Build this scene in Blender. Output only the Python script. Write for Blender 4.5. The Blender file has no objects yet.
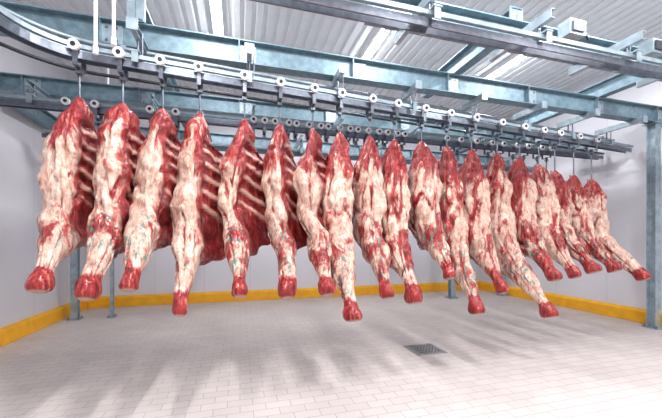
import bpy, math, random
from mathutils import Vector, Matrix, noise
import numpy as np
random.seed(4)
S=bpy.context.scene
COL=S.collection

# ---------------------------------------------------------------- materials
def newmat(name):
    m=bpy.data.materials.new(name); m.use_nodes=True
    nt=m.node_tree; b=nt.nodes['Principled BSDF']; return m,nt,b
def simple(name,col,rough=.5,metal=0,var=.0,scale=8,bump=0,bscale=60,spec=.5):
    m,nt,b=newmat(name); N=nt.nodes;L=nt.links
    b.inputs['Roughness'].default_value=rough; b.inputs['Metallic'].default_value=metal
    b.inputs['Specular IOR Level'].default_value=spec
    tc=N.new('ShaderNodeTexCoord')
    n=N.new('ShaderNodeTexNoise'); n.inputs['Scale'].default_value=scale; n.inputs['Detail'].default_value=5
    L.new(tc.outputs['Object'],n.inputs['Vector'])
    r=N.new('ShaderNodeValToRGB'); L.new(n.outputs['Fac'],r.inputs['Fac'])
    r.color_ramp.elements[0].position=.3; r.color_ramp.elements[1].position=.7
    r.color_ramp.elements[0].color=[c*(1-var) for c in col]+[1]
    r.color_ramp.elements[1].color=[min(1,c*(1+var)) for c in col]+[1]
    L.new(r.outputs['Color'],b.inputs['Base Color'])
    if bump:
        n2=N.new('ShaderNodeTexNoise'); n2.inputs['Scale'].default_value=bscale; L.new(tc.outputs['Object'],n2.inputs['Vector'])
        bp=N.new('ShaderNodeBump'); bp.inputs['Strength'].default_value=bump; bp.inputs['Distance'].default_value=.01
        L.new(n2.outputs['Fac'],bp.inputs['Height']); L.new(bp.outputs['Normal'],b.inputs['Normal'])
    return m
M_galv=simple('galvanised_steel',(.18,.27,.32),.42,.35,.25,14,.15)
M_galv2=simple('galvanised_steel_light',(.33,.41,.46),.38,.4,.22,10,.1)
M_rail=simple('rail_steel',(.19,.21,.25),.3,.8,.2,20)
M_dark=simple('dark_steel',(.035,.04,.05),.45,.5,.3,20)
M_white=simple('white_plastic',(.85,.85,.87),.4,0,.04,10)
M_pipe=simple('painted_white_pipe',(.8,.8,.84),.35,0,.05,5)
M_yel=simple('yellow_curb_paint',(.92,.44,.012),.45,0,.1,6)
M_drain=simple('drain_steel',(.36,.35,.35),.4,.3,.2,20)

def wallmat():
    m,nt,b=newmat('wall_panel_white'); N=nt.nodes;L=nt.links
    tc=N.new('ShaderNodeTexCoord'); sx=N.new('ShaderNodeSeparateXYZ'); L.new(tc.outputs['Object'],sx.inputs[0])
    add=N.new('ShaderNodeMath');add.operation='ADD';L.new(sx.outputs['X'],add.inputs[0]);L.new(sx.outputs['Y'],add.inputs[1])
    md=N.new('ShaderNodeMath');md.operation='PINGPONG';md.inputs[1].default_value=.575;L.new(add.outputs[0],md.inputs[0])
    lt=N.new('ShaderNodeMath');lt.operation='LESS_THAN';lt.inputs[1].default_value=.005;L.new(md.outputs[0],lt.inputs[0])
    n=N.new('ShaderNodeTexNoise');n.inputs['Scale'].default_value=1.2;L.new(tc.outputs['Object'],n.inputs['Vector'])
    r=N.new('ShaderNodeValToRGB');L.new(n.outputs['Fac'],r.inputs['Fac'])
    r.color_ramp.elements[0].color=(.68,.68,.73,1);r.color_ramp.elements[1].color=(.76,.76,.81,1)
    mx=N.new('ShaderNodeMixRGB');L.new(lt.outputs[0],mx.inputs['Fac']);L.new(r.outputs['Color'],mx.inputs['Color1']);mx.inputs['Color2'].default_value=(.56,.56,.62,1)
    L.new(mx.outputs[0],b.inputs['Base Color']);b.inputs['Roughness'].default_value=.35
    return m
M_wall=wallmat()
M_ceil=simple('ceiling_sheet_white',(.84,.87,.90),.45,0,.04,3)
def floormat():
    m,nt,b=newmat('floor_tiles');N=nt.nodes;L=nt.links
    tc=N.new('ShaderNodeTexCoord')
    br=N.new('ShaderNodeTexBrick');L.new(tc.outputs['Object'],br.inputs['Vector'])
    br.inputs['Scale'].default_value=1;br.inputs['Brick Width'].default_value=.24;br.inputs['Row Height'].default_value=.125
    br.inputs['Mortar Size'].default_value=.0033;br.inputs['Mortar Smooth'].default_value=.3
    br.inputs['Color1'].default_value=(.56,.505,.48,1);br.inputs['Color2'].default_value=(.605,.55,.52,1);br.inputs['Mortar'].default_value=(.33,.29,.27,1)
    n=N.new('ShaderNodeTexNoise');n.inputs['Scale'].default_value=.9;n.inputs['Detail'].default_value=6;L.new(tc.outputs['Object'],n.inputs['Vector'])
    r=N.new('ShaderNodeValToRGB');L.new(n.outputs['Fac'],r.inputs['Fac'])
    r.color_ramp.elements[0].position=.3;r.color_ramp.elements[1].position=.7
    r.color_ramp.elements[0].color=(.88,.87,.88,1);r.color_ramp.elements[1].color=(1.06,1.05,1.05,1)
    mx=N.new('ShaderNodeMixRGB');mx.blend_type='MULTIPLY';mx.inputs[0].default_value=1
    L.new(br.outputs['Color'],mx.inputs[1]);L.new(r.outputs['Color'],mx.inputs[2]);L.new(mx.outputs[0],b.inputs['Base Color'])
    n3=N.new('ShaderNodeTexNoise');n3.inputs['Scale'].default_value=3;L.new(tc.outputs['Object'],n3.inputs['Vector'])
    mr=N.new('ShaderNodeMapRange');mr.inputs[3].default_value=.36;mr.inputs[4].default_value=.58;L.new(n3.outputs['Fac'],mr.inputs[0]);L.new(mr.outputs[0],b.inputs['Roughness'])
    b.inputs['Specular IOR Level'].default_value=.3
    bp=N.new('ShaderNodeBump');bp.inputs['Strength'].default_value=.3;bp.inputs['Distance'].default_value=.003;bp.invert=True
    L.new(br.outputs['Fac'],bp.inputs['Height']);L.new(bp.outputs['Normal'],b.inputs['Normal'])
    return m
M_floor=floormat()
def emis(name,col,s):
    m,nt,b=newmat(name);b.inputs['Emission Color'].default_value=(*col,1);b.inputs['Emission Strength'].default_value=s;b.inputs['Base Color'].default_value=(*col,1);return m
M_tube=emis('fluorescent_tube',(1,.98,1),34)

def meatmat():
    m,nt,b=newmat('beef_meat_and_fat');N=nt.nodes;L=nt.links
    at=N.new('ShaderNodeAttribute');at.attribute_name='masks'
    sp=N.new('ShaderNodeSeparateColor');L.new(at.outputs['Color'],sp.inputs[0])
    tc=N.new('ShaderNodeTexCoord')
    oi=N.new('ShaderNodeObjectInfo')
    off=N.new('ShaderNodeVectorMath');off.operation='SCALE';off.inputs[0].default_value=(7,3,5);L.new(oi.outputs['Random'],off.inputs['Scale'])
    va=N.new('ShaderNodeVectorMath');va.operation='ADD';L.new(tc.outputs['Object'],va.inputs[0]);L.new(off.outputs[0],va.inputs[1])
    mp=N.new('ShaderNodeMapping');mp.inputs['Scale'].default_value=(1.25,1.25,.5);mp.inputs['Rotation'].default_value=(.35,0,0);L.new(va.outputs[0],mp.inputs['Vector'])
    mpf=N.new('ShaderNodeMapping');mpf.inputs['Scale'].default_value=(1.6,1.6,.22);mpf.inputs['Rotation'].default_value=(.5,.15,0);L.new(va.outputs[0],mpf.inputs['Vector'])
    def nz(scale,detail=6,dist=0,rough=.6,src=mp):
        n=N.new('ShaderNodeTexNoise');n.inputs['Scale'].default_value=scale;n.inputs['Detail'].default_value=detail;n.inputs['Distortion'].default_value=dist;n.inputs['Roughness'].default_value=rough
        L.new(src.outputs[0],n.inputs['Vector']);return n
    def math_(op,a,bb):
        x=N.new('ShaderNodeMath');x.operation=op
        for i,v in enumerate((a,bb)):
            if isinstance(v,(int,float)):x.inputs[i].default_value=v
            else:L.new(v,x.inputs[i])
        return x.outputs[0]
    def ramp(f,els):
        r=N.new('ShaderNodeValToRGB');L.new(f,r.inputs['Fac'])
        while len(r.color_ramp.elements)<len(els):r.color_ramp.elements.new(.5)
        for e,(p,c) in zip(r.color_ramp.elements,els):e.position=p;e.color=(*c,1)
        return r.outputs['Color']
    def mix(f,a,bb):
        x=N.new('ShaderNodeMixRGB')
        for i,v in enumerate((f,a,bb)):
            if isinstance(v,(int,float)):x.inputs[i].default_value=v
            elif isinstance(v,tuple):x.inputs[i].default_value=(*v,1)
            else:L.new(v,x.inputs[i])
        return x.outputs[0]
    n1=nz(5.5,8,.9,.62); n2=nz(16,6,.8,.62); n3=nz(2.8,3,.7); nf_=nz(20,4,.4,.6,mpf)
    fat=ramp(n2.outputs['Fac'],[(.30,(.50,.15,.11)),(.42,(.69,.38,.29)),(.60,(.85,.67,.55))])
    red=ramp(nf_.outputs['Fac'],[(.32,(.07,.002,.004)),(.46,(.27,.008,.011)),(.57,(.43,.025,.024)),(.71,(.70,.26,.20))])
    f=math_('ADD',n1.outputs['Fac'],math_('MULTIPLY',math_('SUBTRACT',sp.outputs[0],.5),.45))
    f=math_('ADD',f,math_('MULTIPLY',math_('SUBTRACT',n3.outputs['Fac'],.5),.8))
    f=math_('ADD',f,math_('MULTIPLY',math_('SUBTRACT',nf_.outputs['Fac'],.5),.45))
    mr=N.new('ShaderNodeMapRange');mr.interpolation_type='SMOOTHSTEP';mr.inputs[1].default_value=.45;mr.inputs[2].default_value=.61;L.new(f,mr.inputs[0])
    ext=mix(mr.outputs[0],fat,red)
    n4=nz(11,5,.7)
    inn=ramp(n4.outputs['Fac'],[(.3,(.06,.002,.004)),(.55,(.24,.007,.009)),(.75,(.50,.10,.08))])
    inn=mix(math_('MULTIPLY',sp.outputs[2],.85),inn,(.78,.47,.38))
    c=mix(sp.outputs[1],ext,inn)
    n5=nz(17,3,.3)
    mr2=N.new('ShaderNodeMapRange');mr2.inputs[1].default_value=.56;mr2.inputs[2].default_value=.62;L.new(n5.outputs['Fac'],mr2.inputs[0])
    c=mix(math_('MULTIPLY',math_('MULTIPLY',mr2.outputs[0],at.outputs['Alpha']),.8),c,(.04,.24,.21))
    L.new(c,b.inputs['Base Color'])
    b.inputs['Roughness'].default_value=.34
    b.inputs['Specular IOR Level'].default_value=.4
    b.inputs['Coat Weight'].default_value=.3;b.inputs['Coat Roughness'].default_value=.14
    n6=nz(30,5,1.0)
    bp=N.new('ShaderNodeBump');bp.inputs['Strength'].default_value=.7;bp.inputs['Distance'].default_value=.03
    L.new(math_('ADD',n6.outputs['Fac'],math_('ADD',n1.outputs['Fac'],nf_.outputs['Fac'])),bp.inputs['Height']);L.new(bp.outputs['Normal'],b.inputs['Normal'])
    return m
M_meat=meatmat()

# ---------------------------------------------------------------- mesh builder
class MB:
    def __init__(s): s.v=[];s.f=[];s.m=[];s.mats=[];s.sm=[]
    def mi(s,m):
        if m not in s.mats:s.mats.append(m)
        return s.mats.index(m)
    def add(s,vs,fs,m,smooth=False):
        o=len(s.v);s.v+=[tuple(v) for v in vs];k=s.mi(m)
        for f in fs:s.f.append([o+i for i in f]);s.m.append(k);s.sm.append(smooth)
    def box(s,c,d,m,rot=None):
        c=Vector(c);hx,hy,hz=[q/2 for q in d]
        vs=[Vector((x,y,z)) for z in(-hz,hz) for y in(-hy,hy) for x in(-hx,hx)]
        if rot is not None:vs=[rot@v for v in vs]
        s.add([c+v for v in vs],[(0,2,3,1),(4,5,7,6),(0,1,5,4),(2,6,7,3),(0,4,6,2),(1,3,7,5)],m)
    def tube(s,pts,r,m,n=12,cap=True):
        pts=[Vector(p) for p in pts];rings=[];up=None
        for i,p in enumerate(pts):
            t=(pts[min(i+1,len(pts)-1)]-pts[max(i-1,0)]).normalized()
            if up is None:
                up=Vector((0,0,1)) if abs(t.z)<.9 else Vector((1,0,0))
            a=(up-t*up.dot(t)).normalized();up=a;b2=t.cross(a)
            rr=r[i] if isinstance(r,(list,tuple)) else r
            rings.append([p+(a*math.cos(2*math.pi*k/n)+b2*math.sin(2*math.pi*k/n))*rr for k in range(n)])
        vs=[v for q in rings for v in q];fs=[]
        for i in range(len(pts)-1):
            for k in range(n):
                k2=(k+1)%n;fs.append((i*n+k,i*n+k2,(i+1)*n+k2,(i+1)*n+k))
        s.add(vs,fs,m,True)
        if cap:
            s.add(rings[0],[tuple(range(n))[::-1]],m);s.add(rings[-1],[tuple(range(n))],m)
    def extr(s,prof,path,m):
        path=[Vector(p) for p in path];n=len(prof);vs=[]
        for i,p in enumerate(path):
            t=(path[min(i+1,len(path)-1)]-path[max(i-1,0)]);t.z=0;t.normalize()
            sd=Vector((t.y,-t.x,0))
            vs+=[p+sd*a+Vector((0,0,b2)) for a,b2 in prof]
        fs=[]
        for i in range(len(path)-1):
            for k in range(n):
                k2=(k+1)%n;fs.append((i*n+k,i*n+k2,(i+1)*n+k2,(i+1)*n+k))
        L0=(len(path)-1)*n
        fs.append(tuple(range(n))[::-1]);fs.append(tuple(L0+k for k in range(n)))
        s.add(vs,fs,m)
    def obj(s,name,bevel=0,parent=None):
        me=bpy.data.meshes.new(name);me.from_pydata(s.v,[],s.f);me.update()
        for m in s.mats:me.materials.append(m)
        me.polygons.foreach_set('material_index',s.m);me.polygons.foreach_set('use_smooth',s.sm)
        o=bpy.data.objects.new(name,me);COL.objects.link(o)
        if bevel:
            b=o.modifiers.new('bevel','BEVEL');b.width=bevel;b.segments=2;b.limit_method='ANGLE'
        if parent:o.parent=parent
        return o
def iprof(w,h,t=.012):
    a=w/2;b=h/2;q=t/2
    return [(-a,-b),(a,-b),(a,-b+t),(q,-b+t),(q,b-t),(a,b-t),(a,b),(-a,b),(-a,b-t),(-q,b-t),(-q,-b+t),(-a,-b+t)]
def cprof(w,h,t=.01):
    return [(0,-h/2),(w,-h/2),(w,-h/2+t),(t,-h/2+t),(t,h/2-t),(w,h/2-t),(w,h/2),(0,h/2)]
def rect(w,h): return [(-w/2,-h/2),(w/2,-h/2),(w/2,h/2),(-w/2,h/2)]

# ---------------------------------------------------------------- room shell
XL,XR,YB,YF,H=-3.52,7.55,8.93,-3.0,5.2
def one(name,c,d,m,bev=0):
    q=MB();q.box(c,d,m);return q.obj(name,bev)
one('floor',((XL+XR)/2,(YB+YF)/2,-.05),(XR-XL+.4,YB-YF+.2,.1),M_floor)
one('wall_left',(XL-.1,(YB+YF)/2,H/2),(.2,YB-YF,H),M_wall)
one('wall_right',(XR+.1,(YB+YF)/2,H/2),(.2,YB-YF,H),M_wall)
one('wall_back',((XL+XR)/2,YB+.1,H/2),(XR-XL+.4,.2,H),M_wall)
q=MB();x=XL;prof=[]
while x<XR+.1:
    prof+=[(x,H),(x+.10,H),(x+.115,H+.03),(x+.165,H+.03)];x+=.18
vs=[];fs=[]
for (a,z) in prof:vs+=[(a,YF,z),(a,YB,z)]
for i in range(len(prof)-1):fs.append((2*i,2*i+1,2*i+3,2*i+2))
q.add(vs,fs,M_ceil);q.box(((XL+XR)/2,(YB+YF)/2,H+.1),(XR-XL+.4,YB-YF,.1),M_ceil);q.obj('ceiling')
def curb(name,p0,p1,inward):
    q=MB();h=.26
    prof=[(0,0),(.09,0),(.09,h-.04),(.03,h),(0,h)]
    q.extr([(a*inward,b) for a,b in prof],[p0,p1],M_yel);q.obj(name,.008)
curb('baseboard_left',(XL,YF,0),(XL,YB,0),1)
curb('baseboard_back',(XL+.09,YB,0),(XR-.09,YB,0),1)
curb('baseboard_right',(XR,YF,0),(XR,YB,0),-1)

# floor drain
q=MB();dx,dy=2.6,4.2
for sx,sy,w,d in((0,-.2,.46,.03),(0,.2,.46,.03),(-.215,0,.03,.4),(.215,0,.03,.4)):q.box((dx+sx,dy+sy,.005),(w,d,.014),M_drain)
q.box((dx,dy,.001),(.42,.4,.004),M_dark)
for i in range(8):q.box((dx-.175+i*.05,dy,.004),(.02,.38,.01),M_drain)
for i in range(5):q.box((dx,dy-.14+i*.07,.0045),(.4,.018,.009),M_drain)
q.obj('floor_drain')

# ---------------------------------------------------------------- steel frame
def beam_x(name,y,z,w=.16,h=.28,x0=XL+.01,x1=XR-.01,mat=None):
    q=MB();mat=mat or M_galv
    q.extr(iprof(w,h,.014),[(x0,y,z),(x1,y,z)],mat)
    x=x0+.6
    while x<x1:
        q.box((x,y,z),(.012,w*.96,h-.03),mat)
        for a in(-.05,.05):
            for b2 in(-.07,.07):
                q.tube([(x+.1+a,y-.03,z+b2),(x+.1+a,y+.03,z+b2)],.014,M_rail,6)
        q.box((x+.1,y-.014,z),(.2,.012,.22),M_galv2)
        x+=1.45
    return q.obj(name)
def beam_y(name,x,z,y0,y1,w=.14,h=.24):
    q=MB();q.extr(iprof(w,h,.014),[(x,y0,z),(x,y1,z)],M_galv)
    for yy in(y0+.02,y1-.02):
        q.box((x,yy,z),(w+.04,.016,h+.02),M_galv2)
    return q.obj(name)
beam_x('steel_beam',4.12,3.87)
beam_x('steel_beam',5.55,3.77,h=.24)
beam_x('steel_beam',2.98,3.90,x0=1.2,h=.27)
beam_x('steel_beam',7.7,3.85,h=.24)
for xx,z in((-3.38,3.78),):
    beam_y('steel_crossbeam',xx,z,-2.5,4.02)
    beam_y('steel_crossbeam',xx,z,4.22,5.45);beam_y('steel_crossbeam',xx,z,5.65,7.6)
beam_y('steel_crossbeam',3.05,4.14,3.0,4.9)
beam_y('steel_crossbeam',5.9,4.14,3.0,8.8)
beam_y('steel_crossbeam',-1.1,4.14,4.0,8.8)
def column(x,y,top,w=.2):
    q=MB();vs=iprof(w,w,.014);n=len(vs)
    q.add([(x+a,y+b,0.0) for a,b in vs]+[(x+a,y+b,top) for a,b in vs],
          [(k,(k+1)%n,n+(k+1)%n,n+k) for k in range(n)]+[tuple(range(n))[::-1],tuple(range(n,2*n))],M_galv2)
    q.box((x,y,.008),(w+.1,w+.1,.016),M_galv2);q.box((x,y,top-.008),(w+.08,w+.08,.016),M_galv2)
    for a in(-1,1):
        for b in(-1,1):q.tube([(x+a*(w/2+.02),y+b*(w/2+.02),.01),(x+a*(w/2+.02),y+b*(w/2+.02),.05)],.012,M_rail,6)
    q.obj('steel_column')
column(7.26,4.12,3.72,.14)
column(-3.2,7.7,3.72,.12);column(-2.55,7.7,3.72,.06);column(5.6,7.7,3.72,.14);column(7.3,7.7,3.72,.16)

# ---------------------------------------------------------------- overhead tracks
ZT=3.36
def ty(x):return 3.67+.105*(x+1.49)
def railprof():return rect(.014,.07)
path=[(XR-.15,ty(XR-.15),ZT)]
x=7.0
while x>-1.3:path.append((x,ty(x),ZT));x-=.5
r=.62;cy=ty(-1.3)-r
for i in range(0,13):
    a=math.pi/2+i/12*math.pi/2
    path.append((-1.3+r*math.cos(a),cy+r*math.sin(a),ZT))
path+= [(-1.92,1.5,ZT),(-1.92,-2.5,ZT)]
hx=[-1.0,.1,1.2,2.3,3.4,4.5,5.6,6.7]
def railset(q,P):
    for o in(-.045,.045):q.extr([(a+o,b) for a,b in railprof()],P,M_rail)
    q.extr([(-.08,.05),(-.045,.05),(-.045,.09),(-.08,.09)],P,M_galv2)
    q.extr([(.045,.05),(.08,.05),(.08,.09),(.045,.09)],P,M_galv2)
def track_main():
    q=MB();P=[Vector(p) for p in path]
    railset(q,P)
    for x in hx:
        y=ty(x);bz=3.73
        q.box((x,y,ZT+.11),(.08,.24,.014),M_galv2)
        q.tube([(x,y,ZT+.1),(x,y,bz-.04)],.013,M_rail,8)
        q.tube([(x+.05,y-.04,ZT+.1),(x+.05,y-.04,bz-.04)],.008,M_rail,8)
        for s2 in(-1,1):q.box((x,y+s2*.11,ZT+.06),(.06,.012,.12),M_galv2)
        q.extr(cprof(.05,.09),[(x-.025,min(y,4.12)-.2,bz-.048),(x-.025,max(y,4.12)+.2,bz-.048)],M_galv2)
        q.box((x,min(y,4.12)-.2,bz-.05),(.1,.012,.11),M_galv2)
    for y in(0.2,1.6,2.7):
        q.box((-1.92,y,ZT+.11),(.24,.08,.014),M_galv2)
        q.tube([(-1.92,y,ZT+.1),(-1.92,y,H-.01)],.013,M_rail,8)
    return q.obj('overhead_meat_rail')
track_main()
q=MB()
for r2,zz,rad in((.86,ZT+.16,.022),(.86,ZT+.28,.022),(.98,ZT+.02,.018)):
    pts=[(7.2,ty(7.2)+r2-.62,zz),(-1.3,cy+r2,zz)]
    for i in range(1,17):
        a=math.pi/2+i/16*math.pi/2;pts.append((-1.3+r2*math.cos(a),cy+r2*math.sin(a),zz))
    pts+=[(-1.3-r2,-2.4,zz)]
    q.tube(pts,rad,M_dark if zz<ZT+.2 else M_galv2,10)
for x in(-1.2,.9,3.0,5.1,7.0):
    q.box((x,ty(x)+.24,ZT+.22),(.05,.012,.2),M_galv2);q.box((x,ty(x)+.30,ZT+.09),(.04,.14,.012),M_galv2);q.box((x,ty(x)+.36,ZT+.05),(.04,.012,.1),M_galv2)
q.obj('conveyor_guide_tube')
def straight(name,y,x0,x1,hang,by,bz=3.75,dz=0):
    q=MB();P=[(x0,y,ZT+dz),(x1,y,ZT+dz)]
    railset(q,P)
    for x in hang:
        q.box((x,y,ZT+dz+.11),(.08,.24,.014),M_galv2)
        for s2 in(-1,1):q.box((x,y+s2*.11,ZT+dz+.06),(.06,.012,.12),M_galv2)
        q.tube([(x,y,ZT+dz+.1),(x,y,bz)],.013,M_rail,8)
        q.extr(cprof(.05,.09),[(x-.025,min(y,by)-.15,bz-.048),(x-.025,max(y,by)+.15,bz-.048)],M_galv2)
    return q.obj(name)
straight('overhead_meat_rail',2.5,-.2,XR-.1,[1.6,2.8,4.0,5.2,6.4],2.98,3.76,.1)
straight('overhead_meat_rail',5.15,-3.2,XR-.1,[-2.6,-1.2,.2,1.6,3.0,4.4,5.8,7.0],5.55,3.645,.0)
straight('overhead_meat_rail',6.6,-3.2,XR-.1,[-2.4,-.6,1.2,3.0,4.8,6.6],7.7,3.725,.0)

def trolley(q,x,y,z):
    for s2 in(-1,1):
        q.tube([(x,y+s2*.10,z+.06),(x,y+s2*.13,z+.06)],.05,M_white,18)
        q.tube([(x,y+s2*.13,z+.06),(x,y+s2*.137,z+.06)],.022,M_dark,10)
        q.box((x,y+s2*.09,z-.02),(.04,.008,.18),M_rail)
    q.tube([(x,y-.13,z+.06),(x,y+.13,z+.06)],.008,M_rail,8)
    q.box((x,y,z-.11),(.04,.19,.012),M_rail)
    q.tube([(x,y,z-.14),(x,y,z-.09)],.022,M_dark,8)
    q.box((x,y,z-.15),(.05,.05,.03),M_rail)
def hook_curve(q,x,y,z0,z1):
    pts=[(x,y,z0),(x,y,z1+.10)]
    for i in range(0,10):
        a=i/9*math.pi*1.15
        pts.append((x,y+.0+.035*(1-math.cos(a)),z1+.04+.0-.035*math.sin(a)+.02))
    q.tube(pts,.011,M_rail,8)
    q.tube([(x,y,z0),(x,y,z0-.07)],.017,M_dark,8)

# ---------------------------------------------------------------- carcasses
TAB=np.array([
# t    fwd  bf  bb  a
(0.00,0.00,.022,.022,.02),(.02,.00,.045,.050,.04),(.07,.01,.085,.11,.078),(.14,.02,.125,.20,.125),
(.24,.03,.18,.32,.185),(.37,.04,.21,.41,.215),(.48,.07,.215,.45,.215),(.57,.12,.20,.44,.205),
(.64,.20,.17,.38,.18),(.71,.31,.14,.27,.15),(.79,.44,.110,.14,.108),(.87,.57,.080,.086,.076),
(.92,.65,.064,.070,.060),(.955,.705,.074,.090,.070),(.985,.745,.073,.088,.066),(1.0,.757,.050,.060,.044)])
def cr(tab,t):
    k=np.searchsorted(tab[:,0],t)-1;k=max(0,min(k,len(tab)-2))
    p1,p2=tab[k],tab[k+1];h=p2[0]-p1[0];u=(t-p1[0])/h
    p0=tab[k-1] if k>0 else p1;p3=tab[k+2] if k+2<len(tab) else p2
    m1=(p2-p0)/max(1e-6,p2[0]-p0[0])*h;m2=(p3-p1)/max(1e-6,p3[0]-p1[0])*h
    return (2*u**3-3*u**2+1)*p1+(u**3-2*u**2+u)*m1+(-2*u**3+3*u**2)*p2+(u**3-u**2)*m2
def sst(a,b,x):
    x=max(0,min(1,(x-a)/(b-a)));return x*x*(3-2*x)
def carcass(i,x,y,z,xb,zb,T=.75,sc=1.0,yaw=0):
    rnd=random.Random(i*17+3);sd=Vector((i*13.1,i*7.7,i*3.3))
    Lh=z-zb;NR,NA=140,68
    nribs=13;vs=[];cols=[]
    ts=[ (k/(NR-1)) for k in range(0,NR)]
    cent=[];tabv=[]
    bulk=rnd.uniform(.92,1.08);rbias=rnd.uniform(-.16,.14);lean=rnd.uniform(-.04,.04)
    for t in ts:
        r=cr(TAB,t);tabv.append(r)
        dxl=(xb-x)*sst(.3,1,t)+lean*math.sin(math.pi*t)
        cent.append(Vector((dxl,-r[1]*T/.757,-t*Lh)))
    for j,t in enumerate(ts):
        _,_,bf,bb,a=tabv[j]
        tg=(cent[min(j+1,NR-1)]-cent[max(j-1,0)]).normalized()
        nf=Vector((0,tg.z,-tg.y));nf.normalize()
        plate=sst(.04,.18,t)*(1-sst(.64,.80,t))
        Rz=Matrix.Rotation(-yaw*(1-sst(.55,.85,t)),3,'Z')
        rag=1+.18*noise.noise(Vector((t*9,i*5.3,0)))*plate+.20*noise.noise(Vector((t*25,i*2.3,4)))*plate
        bsc=(bulk*sc if .05<t<.8 else sc)
        for k in range(NA):
            ph=2*math.pi*k/NA;c=math.cos(ph);s_=math.sin(ph)
            back=max(0,-c)
            u=(bf*c if c>0 else bb*rag*c)*bsc
            th=a*bsc*(1-.62*plate*back**1.5)
            ss=math.copysign(abs(s_)**.85,s_)
            if s_>0: xx=-th*ss
            else: xx=-th*ss*(1-.6*plate)
            xx+=.8*plate*max(0,-u)**2
            loc=nf*u+Vector((xx,0,0))
            p=cent[j]+loc
            inner=sst(.0,.25,-s_)*plate*sst(-.75,-.2,-c) if s_<0 else 0
            w=.5+.5*math.sin(2*math.pi*(nribs*(t+.10*u)-.1*i))
            ribm=inner*sst(-.35,.05,-c)*sst(.08,.16,t)*(1-sst(.50,.60,t))
            rib=ribm*sst(.66,.94,w)
            out=Vector((-(1 if s_>0 else -1)*abs(s_),0,0))+nf*c*.6
            if out.length>0:out.normalize()
            nz=noise.noise(p*3.2+sd)*.055+noise.noise(p*8+sd)*.026+noise.noise(p*20+sd)*.009
            g=noise.noise(Vector((ph*1.3,t*2.0,i*3.1)))
            gm=math.exp(-(g/.06)**2)*sst(.02,.1,t)*(1-sst(.9,.97,t))
            nz-=.036*gm
            amp=sst(0,.08,t)*(1-.45*sst(.72,.9,t))
            loc=loc+out*nz*amp*1.1
            if ribm>0:loc.x+=ribm*(.024*(w-.5)-.02)
            p=cent[j]+Rz@loc
            vs.append(p)
            red=1.05+rbias-.60*sst(.08,.38,t)+.08*sst(.55,.65,t)-.04*sst(.70,.82,t)+1.1*sst(.90,.965,t)
            red+= .38*sst(.5,1,-c)*plate + .25*inner +.35*gm
            red-= .20*sst(.3,1,c)*sst(.12,.3,t)*(1-sst(.6,.7,t))
            stain=sst(.62,.74,t)*(1-sst(.88,.93,t))*(1 if i%3 else .4)
            if t>.995:inner,rib=1,.8
            cols.append((max(0,min(1.9,red)),inner,rib,stain))
    fs=[]
    for j in range(NR-1):
        for k in range(NA):
            k2=(k+1)%NA;fs.append((j*NA+k,j*NA+k2,(j+1)*NA+k2,(j+1)*NA+k))
    fs.append(tuple(range(NA))[::-1]);fs.append(tuple((NR-1)*NA+k for k in range(NA)))
    me=bpy.data.meshes.new('beef_carcass')
    me.from_pydata([tuple(v) for v in vs],[],fs);me.update()
    ca=me.color_attributes.new('masks','FLOAT_COLOR','POINT')
    ca.data.foreach_set('color',[c for q4 in cols for c in q4])
    me.materials.append(M_meat)
    me.polygons.foreach_set('use_smooth',[True]*len(fs))
    o=bpy.data.objects.new('beef_carcass',me);o.location=(x,y,z);COL.objects.link(o)
    q=MB();yt=ty(x)
    trolley(q,x,yt,ZT);hook_curve(q,x,yt,ZT-.12,z-.06);q.obj('hook_trolley')
DATA=[(-1.49,2.97,-1.49,1.20,.65),(-1.134,2.97,-1.16,1.14,.76),(-.777,2.97,-.88,1.19,.76),(-.42,2.97,-.5,.95,.75),
(.05,2.97,0,1.08,.75),(.454,2.97,.444,1.04,.75),(.863,2.97,.85,1.04,.75),(1.22,2.97,1.13,.76,.78),(1.65,2.97,1.565,.96,.74),
(2.03,2.97,1.92,.88,.74),(2.474,2.99,2.42,1.14,.74),(2.913,2.97,2.86,.68,.74),(3.387,2.97,3.27,.91,.74),(3.91,2.97,3.94,.58,.9),
(4.40,2.95,4.27,1.03,.75),(4.85,2.87,4.70,1.05,.75),(5.25,2.80,5.1,1.12,.78),(5.75,2.76,5.62,1.12,.78),(6.25,2.72,6.16,.97,.88)]
YAW=[.30,.42,.45,.55,.62,.60,.60,-.30,-.40,-.42,-.40,-.40,-.34,-.32,-.25,-.20,-.16,-.15,-.12]
for i,(x,z,xb,zb,T) in enumerate(DATA):
    carcass(i,x,ty(x),z,xb,zb,T,sc=1.08 if i<7 else 1.17,yaw=YAW[i])

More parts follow.
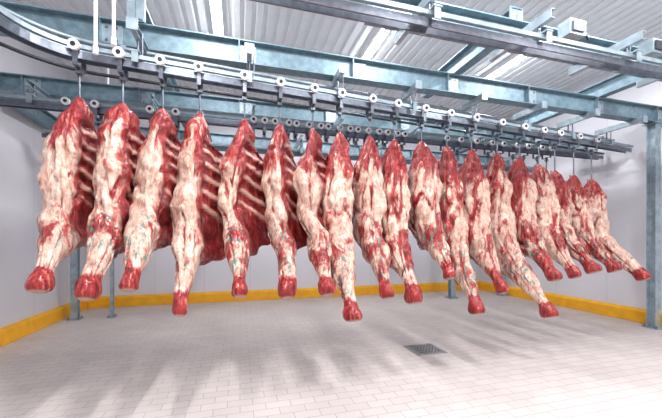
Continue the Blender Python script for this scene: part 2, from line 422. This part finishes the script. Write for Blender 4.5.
rr=random.Random(9)
q=MB()
for k in range(16):
    x=.2+k*.17+rr.uniform(-.03,.03)
    trolley(q,x,5.15,ZT)
for k in range(9):
    x=3.6+k*.3+rr.uniform(-.05,.05);trolley(q,x,5.15,ZT);hook_curve(q,x,5.15,ZT-.12,3.0)
for k in range(6):
    x=-2.2+k*.33;trolley(q,x,5.15,ZT);hook_curve(q,x,5.15,ZT-.12,2.98)
q.obj('parked_trolleys')
for x,y,z0 in((-1.22,3.30,3.5),(-1.08,3.30,3.6)):
    q=MB();q.tube([(x,y,z0-.25),(x,y,H)],.015,M_pipe,12);q.tube([(x,y,z0-.27),(x,y,z0-.2)],.021,M_pipe,12);q.tube([(x,y,H-.05),(x,y,H)],.035,M_pipe,12);q.obj('drop_pipe')
q=MB();q.tube([(-2.25,6.6,2.2),(-2.25,6.6,H)],.02,M_pipe,10);q.obj('drop_pipe')
for x,y,z in((3.45,2.68,3.86),(4.7,2.68,3.86)):
    q=MB();q.box((x,y,z),(.22,.14,.16),M_galv2);q.box((x,y-.075,z),(.16,.02,.1),M_dark);q.tube([(x+.11,y,z),(x+.2,y,z),(x+.24,y,z-.06)],.012,M_dark,8)
    q.box((x,y+.12,z),(.06,.16,.03),M_galv2);q.obj('switch_actuator')
# ---------------------------------------------------------------- lights
def fixture(x,y,power):
    q=MB();q.box((x,y,H-.04),(.16,1.3,.08),M_white)
    for s2 in(-.045,.045):
        q.tube([(x+s2,y-.6,H-.10),(x+s2,y+.6,H-.10)],.016,M_tube,10)
    for s2 in(-.63,.63):q.box((x,y+s2,H-.1),(.14,.03,.06),M_white)
    q.obj('fluorescent_light')
    if power:
        l=bpy.data.lights.new('tube_lamp','AREA');l.shape='RECTANGLE';l.size=.14;l.size_y=1.2;l.energy=power;l.color=(.98,.98,1)
        o=bpy.data.objects.new('tube_lamp',l);o.location=(x,y,H-.13);COL.objects.link(o)
for x in(-.35,2.35,5.2):
    fixture(x,5.55,68)
    fixture(x,1.9,140)
    fixture(x,-1.0,62)  # unseen row behind the camera, added for extra light
W=bpy.data.worlds.new('World');S.world=W;W.use_nodes=True
bg=W.node_tree.nodes['Background'];bg.inputs[0].default_value=(.94,.96,1,1);bg.inputs[1].default_value=.8
# ---------------------------------------------------------------- camera
cd=bpy.data.cameras.new('camera');cam=bpy.data.objects.new('camera',cd);COL.objects.link(cam)
cam.location=(0,0,1.6);cam.rotation_euler=(math.radians(90),0,-math.radians(15.64))
cd.sensor_width=36;cd.lens=325*36/662;cd.shift_y=31/662;cd.clip_end=100
S.camera=cam
S.view_settings.view_transform='Standard'
